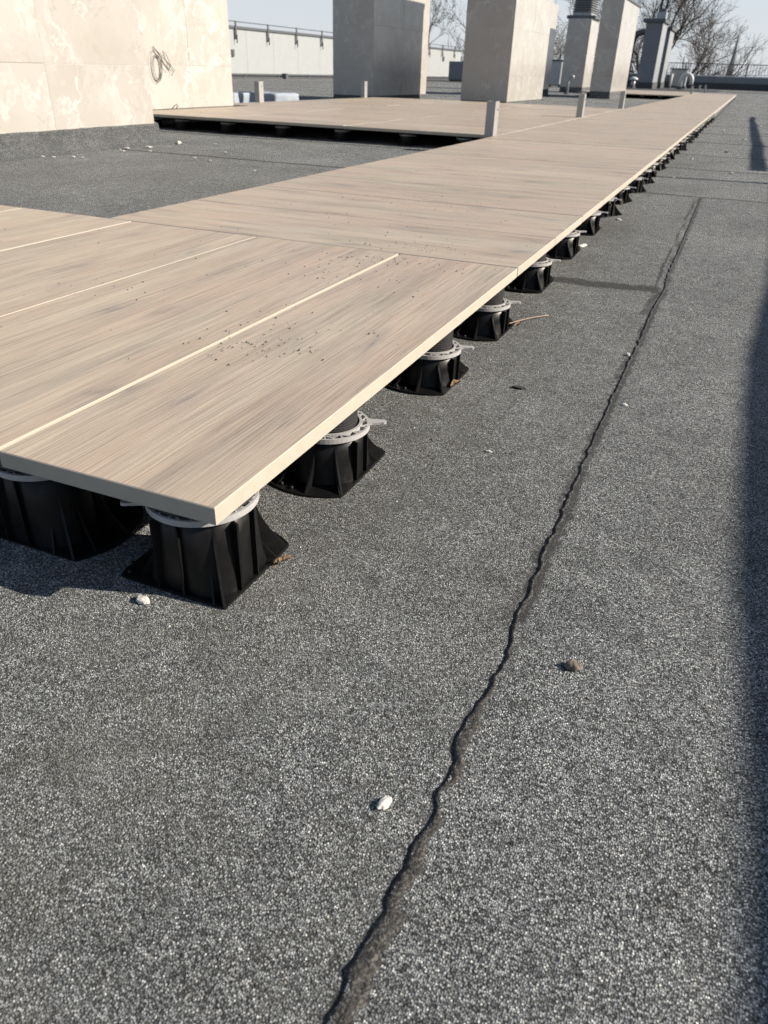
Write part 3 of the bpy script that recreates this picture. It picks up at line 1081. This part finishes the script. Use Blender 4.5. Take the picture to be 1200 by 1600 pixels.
# ------------------------------------------------------------ far parapet and railing
wf = thing('far_parapet', 'low dark blue-grey parapet with pale coping closing the far end of the roof', 'parapet', (-5, 54.4, -.11))
for k in range(11):
    x0 = -12.7 + k * 1.98
    obj('cladding_panel', boxm(x0 + .004, x0 + 1.976, -.02, .0, .34, .655), SLATE, wf)
obj('core', boxm(-12.7, 9.1, .003, .30, -.02, .65), DKMET, wf)
obj('upstand', boxm(-12.7, 9.1, -.10, -.021, -.02, .33), UPST, wf)
obj('coping', boxm(-12.75, 9.15, -.07, .36, .66, .72, .006), WHITE, wf)
rl = thing('roof_railing', 'thin metal bar railing on top of the far parapet against the pale sky', 'railing', (-5, 54.6, .62))
obj('top_rail', boxm(-2, 9.1, -.02, .02, .56, .60), DKMET, rl)
obj('bottom_rail', boxm(-2, 9.1, -.015, .015, .05, .075), DKMET, rl)
bm_ = boxm(-.011, .011, -.011, .011, .076, .559)
me_b = bpy.data.meshes.new('baluster')
bm_.to_mesh(me_b)
bm_.free()
me_b.materials.append(DKMET)
x = -1.93
while x < 9:
    o = bpy.data.objects.new('baluster', me_b)
    C.objects.link(o)
    o.parent = rl
    o.location.x = x
    x += .16
for k in range(7):
    obj('railing_post', boxm(-1.98 + k * 1.72, -1.93 + k * 1.72, -.03, .03, -.01, .62), DKMET, rl)

# ------------------------------------------------------------ right-hand parapet (outside the frame, its shade falls on the roof)
pr_ = thing('side_parapet', 'slate side parapet right of the photo, shading the right edge of the roof', 'parapet', (2.343, 0, -.13))
pr_.rotation_euler.z = R(-.75)
b = bmesh.new()
box(b, 0, .45, -5, 4.95, -.02, 1.035)
obj('wall', b, SLATE, pr_)
b = bmesh.new()
box(b, .02, .47, 4.96, 54.4, -.02, .80)
obj('low_wall', b, SLATE, pr_)
obj('coping', boxm(-.0, .50, -5, 4.95, 1.037, 1.08), ZINC, pr_)
gr = thing('shadow_rail', 'unseen wavy tube, shaped for its streak of shade, on stanchions above the low side parapet, right of the photo', 'shadow rail', (2.5, 5.8, -.11))
b = bmesh.new()
tube(b, [(-.09 + .022 * math.sin(i * .22 + 1), i * .42, 1.10) for i in range(22)], [.030 - .0004 * i for i in range(22)], 8)  # unseen tube, added and bent to cast the wavy shadow streak
obj('shadow_tube', b, DKMET, gr)
for k in range(5):
    obj('stanchion', boxm(-.066, .06, .2 + k * 2, .23 + k * 2, .9, 1.13), ZINC, gr)
b = bmesh.new()
tube(b, [(2.50, 5.03, .90), (2.47, 5.20, 1.345)], [.030, .018], 8)  # unseen rod added to cast the thin shadow line across the felt
tag(obj('shadow_rod', b, ZINC), 'slightly leaning unseen rod, added for its thin shadow, on the side parapet, right of the photo', 'shadow rod')

# ------------------------------------------------------------ foam blocks behind the platform
def foam(label, x, y, wx, wy, h, rz, seed):
    b = bmesh.new()
    box(b, -wx / 2, wx / 2, -wy / 2, wy / 2, 0, h)
    bmesh.ops.subdivide_edges(b, edges=b.edges[:], cuts=7, use_grid_fill=True)
    for v in b.verts:
        v.co += Vector((n1(v.co.y, v.co.z, 9, seed), n1(v.co.x, v.co.z, 9, seed + 2), n1(v.co.x, v.co.y, 8, seed + 4))) * .018
        v.co.z = max(v.co.z, 0)
    o = obj('foam_block', b, FOAM)
    o.location = (x, y, -.111)
    o.rotation_euler.z = rz
    for f in o.data.polygons:
        f.use_smooth = True
    return tag(o, label, 'foam block')
foam('pale blue foam block with crumbled white edge, between sunlit chimney and small post', -5.33, 7.95, .50, .42, .195, R(8), 1)
foam('pale blue foam block with rounded wrapped corners, right of the small post', -5.32, 9.0, .62, .45, .185, R(-12), 5)

# ------------------------------------------------------------ coil of wire hanging on the chimney
b = bmesh.new()
def coil(cy, cz, ry, rz_, n, ph, tw, dx):
    pts = []
    for i in range(n + 1):
        a = 2 * math.pi * i / n * tw + ph
        s = 1 + .10 * math.sin(a * .37 + ph)
        pts.append((-4.485 + dx + .006 * math.sin(a * 1.3), cy + ry * s * math.sin(a), cz + rz_ * s * math.cos(a)))
    return pts
tube(b, coil(5.72, .33, .055, .095, 60, 0, 2.6, 0), .002, 6)
tube(b, coil(5.70, .345, .07, .12, 40, .6, 1.4, .006), .002, 6)
tube(b, [(-4.49, 5.70, .49), (-4.475, 5.76, .43), (-4.47, 5.80, .36), (-4.47, 5.86, .31), (-4.475, 5.90, .36), (-4.48, 5.86, .43), (-4.47, 5.80, .46), (-4.47, 5.83, .39), (-4.475, 5.96, .31)], .003, 6)
tube(b, [(-4.49, 5.70, .49), (-4.48, 5.73, .45), (-4.47, 5.84, .38), (-4.47, 5.93, .30), (-4.475, 5.90, .27)], .003, 6)
tag(obj('wire_coil', b, CABLE), 'dark wire looped in a loose coil on the sunlit marble chimney', 'wire')
b = bmesh.new()
tube(b, [(-4.46, 5.83, .004), (-4.44, 5.85, .03), (-4.43, 5.87, .045), (-4.44, 5.90, .03), (-4.45, 5.88, .004)], .004, 6)
tag(obj('wire_end', b, CABLE), 'short curl of wire poking out where the platform meets the sunlit chimney', 'wire')

# bitumen flashing at the nearest chimney: cant strip with a puckered vertical joint
def flashing():
    b = bmesh.new()
    prev = None
    y = 1.5
    while y < 4.14:
        j = math.exp(-((y - 3.42) / .022) ** 2)
        base = -3.3
        prof = [(-.02, .135), (.004, .125), (.006, .085), (.012, .050), (.026, .024), (.050, .009), (.078, .002), (.09, -.004)]
        row = []
        for k, (dx, h) in enumerate(prof):
            e = 1 + .12 * n1(y, k, 3)
            row.append(b.verts.new((base + dx * e + j * .012 * (1 if 0 < k < 6 else 0), y + .025 * (k / 7) * (1 if y > 3.3 else 0), -.112 + h + .003 * n1(y, k, 6, 1) + j * .006 * (1 if 2 < k < 7 else 0))))
        if prev:
            for k in range(len(row) - 1):
                b.faces.new((prev[k], prev[k + 1], row[k + 1], row[k])).smooth = True
        prev = row
        y += .02
    return b
fl = obj('flashing', flashing(), FELTUP)
tag(fl, 'granulated bitumen flashing curving up to the foot of the nearest marble chimney', 'flashing')

# ------------------------------------------------------------ little things lying about
def stone(name, label, cat, x, y, s, mat, sc=(1, .8, .6), seed=0, z=None, rz=0):
    b = bmesh.new()
    bmesh.ops.create_icosphere(b, subdivisions=3, radius=s)
    for v in b.verts:
        p = v.co.normalized()
        k = 1 + .34 * noise.noise(p * 1.6 + Vector((seed, 0, 0))) + .16 * noise.noise(p * 4.5 + Vector((0, seed, 0)))
        v.co = Vector((p.x * sc[0], p.y * sc[1], p.z * sc[2])) * s * k
    for f in b.faces:
        f.smooth = False
    o = obj(name, b, mat)
    o.location = (x, y, (zg(x, y) if z is None else z) + s * sc[2] * .8)
    o.rotation_euler.z = rz
    return tag(o, label, cat)
stone('plaster_chip', 'white plaster chip lying left of the bitumen seam in the foreground', 'chip', .254, -.154, .0058, CHALK, (.75, 1.25, .5), 1, rz=R(-20))
stone('pebble', 'brown round pebble with a dark shadow, right of the seam', 'pebble', .363, .073, .0070, PEB, (1.15, .9, .8), 2)
stone('plaster_chip', 'crumbly cream plaster crumb in front of the corner pedestal', 'chip', -.091, -.024, .0066, CHALK, (1.4, .8, .55), 3)
stone('plaster_chip', 'small white chip just right of the seam, level with the black tar lump', 'chip', .311 + .002, .829, .0050, CHALK, (1.1, .8, .7), 4)
stone('plaster_chip', 'tiny white chip just left of the seam below the short cross lap', 'chip', .280, 1.133, .0050, CHALK, (.8, .9, .7), 5)
stone('plaster_chip', 'tiny flat white chip on open felt between the deck edge and the seam', 'chip', .142, .528, .0036, CHALK, (1.6, .7, .5), 6)
stone('plaster_chip', 'long white plaster sliver beside the sixth pedestal', 'chip', -.017 + .012, 2.14, .013, CHALK, (.55, 1.7, .4), 7, rz=R(-25))
stone('plaster_chip', 'white crumb by the deck edge beyond the last separate pedestal', 'chip', -.045, 3.80, .013, CHALK, (1.5, .9, .6), 8)
stone('plaster_chip', 'small white crumb on the felt near the seventh pedestal', 'chip', .03, 2.72, .008, CHALK, (1.4, .9, .6), 9)
stone('tar_lump', 'flat black lump of tar on open felt right of the third pedestal', 'lump', .115, .826, .0075, DIRT, (1.7, .8, .35), 10)
for i, (x, y, s) in enumerate(((-3.20, 3.68, .013), (-3.17, 3.58, .008), (-3.12, 3.55, .008), (-3.23, 3.0, .010), (-3.18, 3.03, .008), (-2.55, 3.5, .008), (-2.60, 3.9, .008),
                               (-3.12, 3.80, .017), (-2.95, 4.3, .010), (-3.1, 3.1, .010), (-3.05, 3.12, .007), (-1.95, 3.2, .006), (-3.0, 3.66, .008), (-2.4, 3.44, .008))):
    stone('plaster_crumb', 'white plaster crumb scattered at the foot of the nearest chimney', 'crumb', x, y, s, CHALK, (1.6, .9, .45), 20 + i)['group'] = 'plaster crumbs at the foot of the nearest chimney'
stone('plaster_chip', 'long white plaster flake at the far corner of the nearest chimney', 'chip', -3.18, 4.20, .03, CHALK, (.5, 2.1, .3), 40, rz=R(35))
for i, (x, y, s) in enumerate(((.40, 4.9, .010), (.33, 6.6, .010), (.22, 9.5, .012), (.45, 8.2, .012), (.12, 5.7, .008), (.5, 2.9, .004), (.1, 4.4, .006), (.6, 11, .015))):
    stone('grit', 'speck of white grit on the far right part of the felt', 'grit', x, y, s, CHALK if i % 4 != 1 else DIRT, (1.4, 1, .5), 50 + i)['group'] = 'specks of grit on the far felt'

def leaf(label, x, y, L, W, rz, seed):
    b = bmesh.new()
    n = 7
    rows = []
    for i in range(n):
        u = i / (n - 1)
        hw = W * math.sin(math.pi * min(.98, max(.03, u))) ** .8
        rows.append([b.verts.new((L * (u - .5), s * hw, .003 + .005 * math.sin(u * 3) + abs(s) * .004 + .002 * math.sin(seed + i * 2 + s))) for s in (-1, 0, 1)])
    for a, c in zip(rows, rows[1:]):
        for k in range(2):
            b.faces.new((a[k], a[k + 1], c[k + 1], c[k]))
    r = bmesh.ops.solidify(b, geom=b.faces[:], thickness=.0006)
    o = obj('dry_leaf', b, LEAF)
    o.location = (x, y, zg(x, y) + .002)
    o.rotation_euler = (R(8), R(-6), rz)
    return tag(o, label, 'leaf')
leaf('curled dry orange leaf at the foot of the third pedestal', .004, .772, .030, .0065, R(70), 1)
leaf('tan wood sliver at the foot of the corner pedestal', .012, .104, .026, .0035, R(52), 4)
leaf('small curled brown leaf behind the fourth pedestal', .012, 1.215, .024, .006, R(80), 9)
b = bmesh.new()
P0, P1 = Vector((-.069, 1.100, zg(-.069, 1.1) + .004)), Vector((.060, 1.337, zg(.06, 1.337) + .003))
tube(b, [P0.lerp(P1, u) + Vector((0, 0, .004 * math.sin(u * 3.1))) + Vector((.003, -.002, 0)) * math.sin(u * 6) for u in [i / 12 for i in range(13)]], [.0010] * 13, 6)
tag(obj('straw', b, STRAW), 'thin reddish straw lying across the felt by the fourth pedestal', 'straw')

# crumbs of dirt on the tiles: too many to count
b = bmesh.new()
def crumb(x, y, s):
    z = .0006
    v = [b.verts.new((x + s * math.cos(a) * random.uniform(.6, 1.2), y + s * math.sin(a) * random.uniform(.6, 1.2), z)) for a in (0, 1.6, 3.1, 4.7)]
    t_ = b.verts.new((x, y, z + s * .9))
    for i in range(4):
        b.faces.new((v[i], v[(i + 1) % 4], t_))
for cx0, cy0, sx, sy, n in ((-.24, .44, .05, .035, 60), (-.21, .52, .08, .06, 40), (-.27, 1.10, .09, .035, 70), (-.31, .96, .06, .05, 25), (-.30, 1.28, .10, .05, 40), (-.2, .75, .15, .2, 30),
                            (-.65, .62, .05, .05, 14), (-.8, .9, .3, .25, 24), (-.5, 1.6, .35, .25, 60), (-.35, 1.95, .3, .12, 40), (-.6, 2.6, .4, .5, 50), (-.5, .3, .2, .2, 10)):
    for i in range(int(n * 1.25)):
        x, y = random.gauss(cx0, sx), random.gauss(cy0, sy)
        if x < -.01 and y > .01 and abs((x + .29)) > .004 and abs(y - 1.2) > .01:
            crumb(x, y, random.choice((.0008, .0011, .0015, .0021)) * random.uniform(.8, 1.2))
tag(obj('dirt_crumbs', b, DIRT), 'scatter of tiny dark dirt crumbs on the near tiles', 'dirt', kind='stuff')

b = bmesh.new()
for i in range(620):
    if i % 3:
        x, y = random.gauss(.03, .10), random.uniform(-.1, 3.4)
    else:
        x, y = random.uniform(-.35, .8), random.uniform(-.42, 3.2)
    sz = random.choice((.0008, .001, .0013, .002)) * random.uniform(.8, 1.2)
    z = zg(x, y) + (.0022 if x > .29 else 0)
    v = [b.verts.new((x + sz * math.cos(a) * random.uniform(.5, 1.3), y + sz * math.sin(a) * random.uniform(.5, 1.3), z)) for a in (0, 1.6, 3.1, 4.7)]
    t_ = b.verts.new((x + sz * .3, y, z + sz * 1.1))
    for k in range(4):
        f = b.faces.new((v[k], v[(k + 1) % 4], t_))
        f.material_index = 0 if i % 5 < 2 else 1
tag(obj('loose_grit', b, [CHALK, DIRT]), 'loose fine grit strewn over the roofing felt', 'grit', kind='stuff')

# ------------------------------------------------------------ bare trees beyond the roof
def tree(label, x, y, zbase, fork, height, r0, spread, seed, mat=BARK, lean=(0, 0), depth=6, name='bare_tree'):
    rnd = random.Random(seed)
    t = thing(name, label, 'tree', (x, y, zbase))
    b = bmesh.new()
    hf = fork - zbase
    tp_ = [(lean[0] * u * .3 + .2 * math.sin(u * 5 + seed), .15 * math.sin(u * 4), hf * u) for u in (0, .25, .5, .75, 1)]
    tube(b, tp_, [r0 * 1.35, r0 * 1.15, r0 * 1.05, r0, r0 * .92], 10)
    obj('trunk', b, mat, t)
    b = bmesh.new()
    cnt = [0]
    def grow(p, d, ln, r, dep):
        if cnt[0] > 5200:
            return
        cnt[0] += 1
        seg = 4 if dep > 2 else 3
        pts, rad = [p.copy()], [r]
        q = p.copy()
        dd = d.copy()
        for i in range(seg):
            dd = (dd + Vector((rnd.gauss(0, .20), rnd.gauss(0, .20), rnd.gauss(0, .16) + (.07 if dep < depth - 1 else .02)))).normalized()
            q = q + dd * ln / seg
            pts.append(q.copy())
            rad.append(r * (1 - .38 * (i + 1) / seg))
        tube(b, pts, rad, 6 if dep > 4 else (4 if dep > 2 else 3), caps=False)
        if dep == 0:
            return
        nb = 3 if dep > 1 else 3
        for k in range(nb + 1):
            at_ = pts[min(seg, 1 + int(rnd.random() * seg))] if k else pts[-1]
            az = rnd.uniform(0, 2 * math.pi)
            o = dd.orthogonal().normalized()
            o = (Matrix.Rotation(az, 3, dd) @ o)
            ang = rnd.uniform(.35, .95) if k else rnd.uniform(.05, .35)
            nd = (dd * math.cos(ang) + o * math.sin(ang)).normalized()
            grow(at_, nd, ln * rnd.uniform(.58, .80), max(.012, r * (.62 if k == 0 else rnd.uniform(.38, .52))), dep - 1)
    top = Vector(tp_[-1])
    nm = 6
    for k in range(nm):
        a = 2 * math.pi * (k + rnd.random() * .6) / nm
        e = rnd.uniform(.3, 1.15)
        d = Vector((math.cos(a) * spread, math.sin(a) * spread * .7, e)).normalized()
        grow(top - Vector((0, 0, rnd.uniform(0, hf * .12))), d, height * rnd.uniform(.30, .40), r0 * rnd.uniform(.38, .55), depth - 1)
    obj('crown', b, mat, t)
    return t
tree('wide spreading bare tree beyond the far parapet, right of the dark grey chimney', -6.6, 80, -13, -1.2, 10.5, .42, 1.5, 11)
tree('tall bare tree behind the dark grey chimney, its twigs reaching above the frame', -9.2, 84, -13, 0, 14, .40, 1.0, 23)
tree('bare tree beyond the left wall, seen between the two middle marble chimneys', -23.4, 75, -13, -.2, 12.5, .40, 1.2, 5, lean=(-1, 0))
tree('bare tree seen in the narrow gap left of the louvred chimney', -21.5, 92, -13, -1, 13, .42, 1.1, 31)
tree('low reddish bare tree far off above the left wall', -38.5, 110, -13, -1.0, 5.0, .25, 1.1, 47, mat=BARKR)
tree('low reddish bare tree far off behind the far railing', -12, 150, -13, -4.5, 6.5, .3, 1.3, 52, mat=BARKR, depth=5)

# ------------------------------------------------------------ church spire
t = thing('church', 'distant church with slender pointed spire rising behind the far railing', 'church', (-6.0, 260, -13))
b = boxm(-2.6, 2.6, -2.6, 2.6, 0, 11.5)
obj('tower', b, PLASTER, t)
b = boxm(-4, 4, 3, 24, 0, 8)
obj('nave', b, PLASTER, t)
b = bmesh.new()
rings = lathe(b, [(1.5, 11.5), (1.15, 14.4), (1.0, 15.5), (.62, 18.8), (.28, 22.2), (.10, 24.2), (.05, 26.0)], 8, smooth=False)
obj('spire', b, STONE, t)
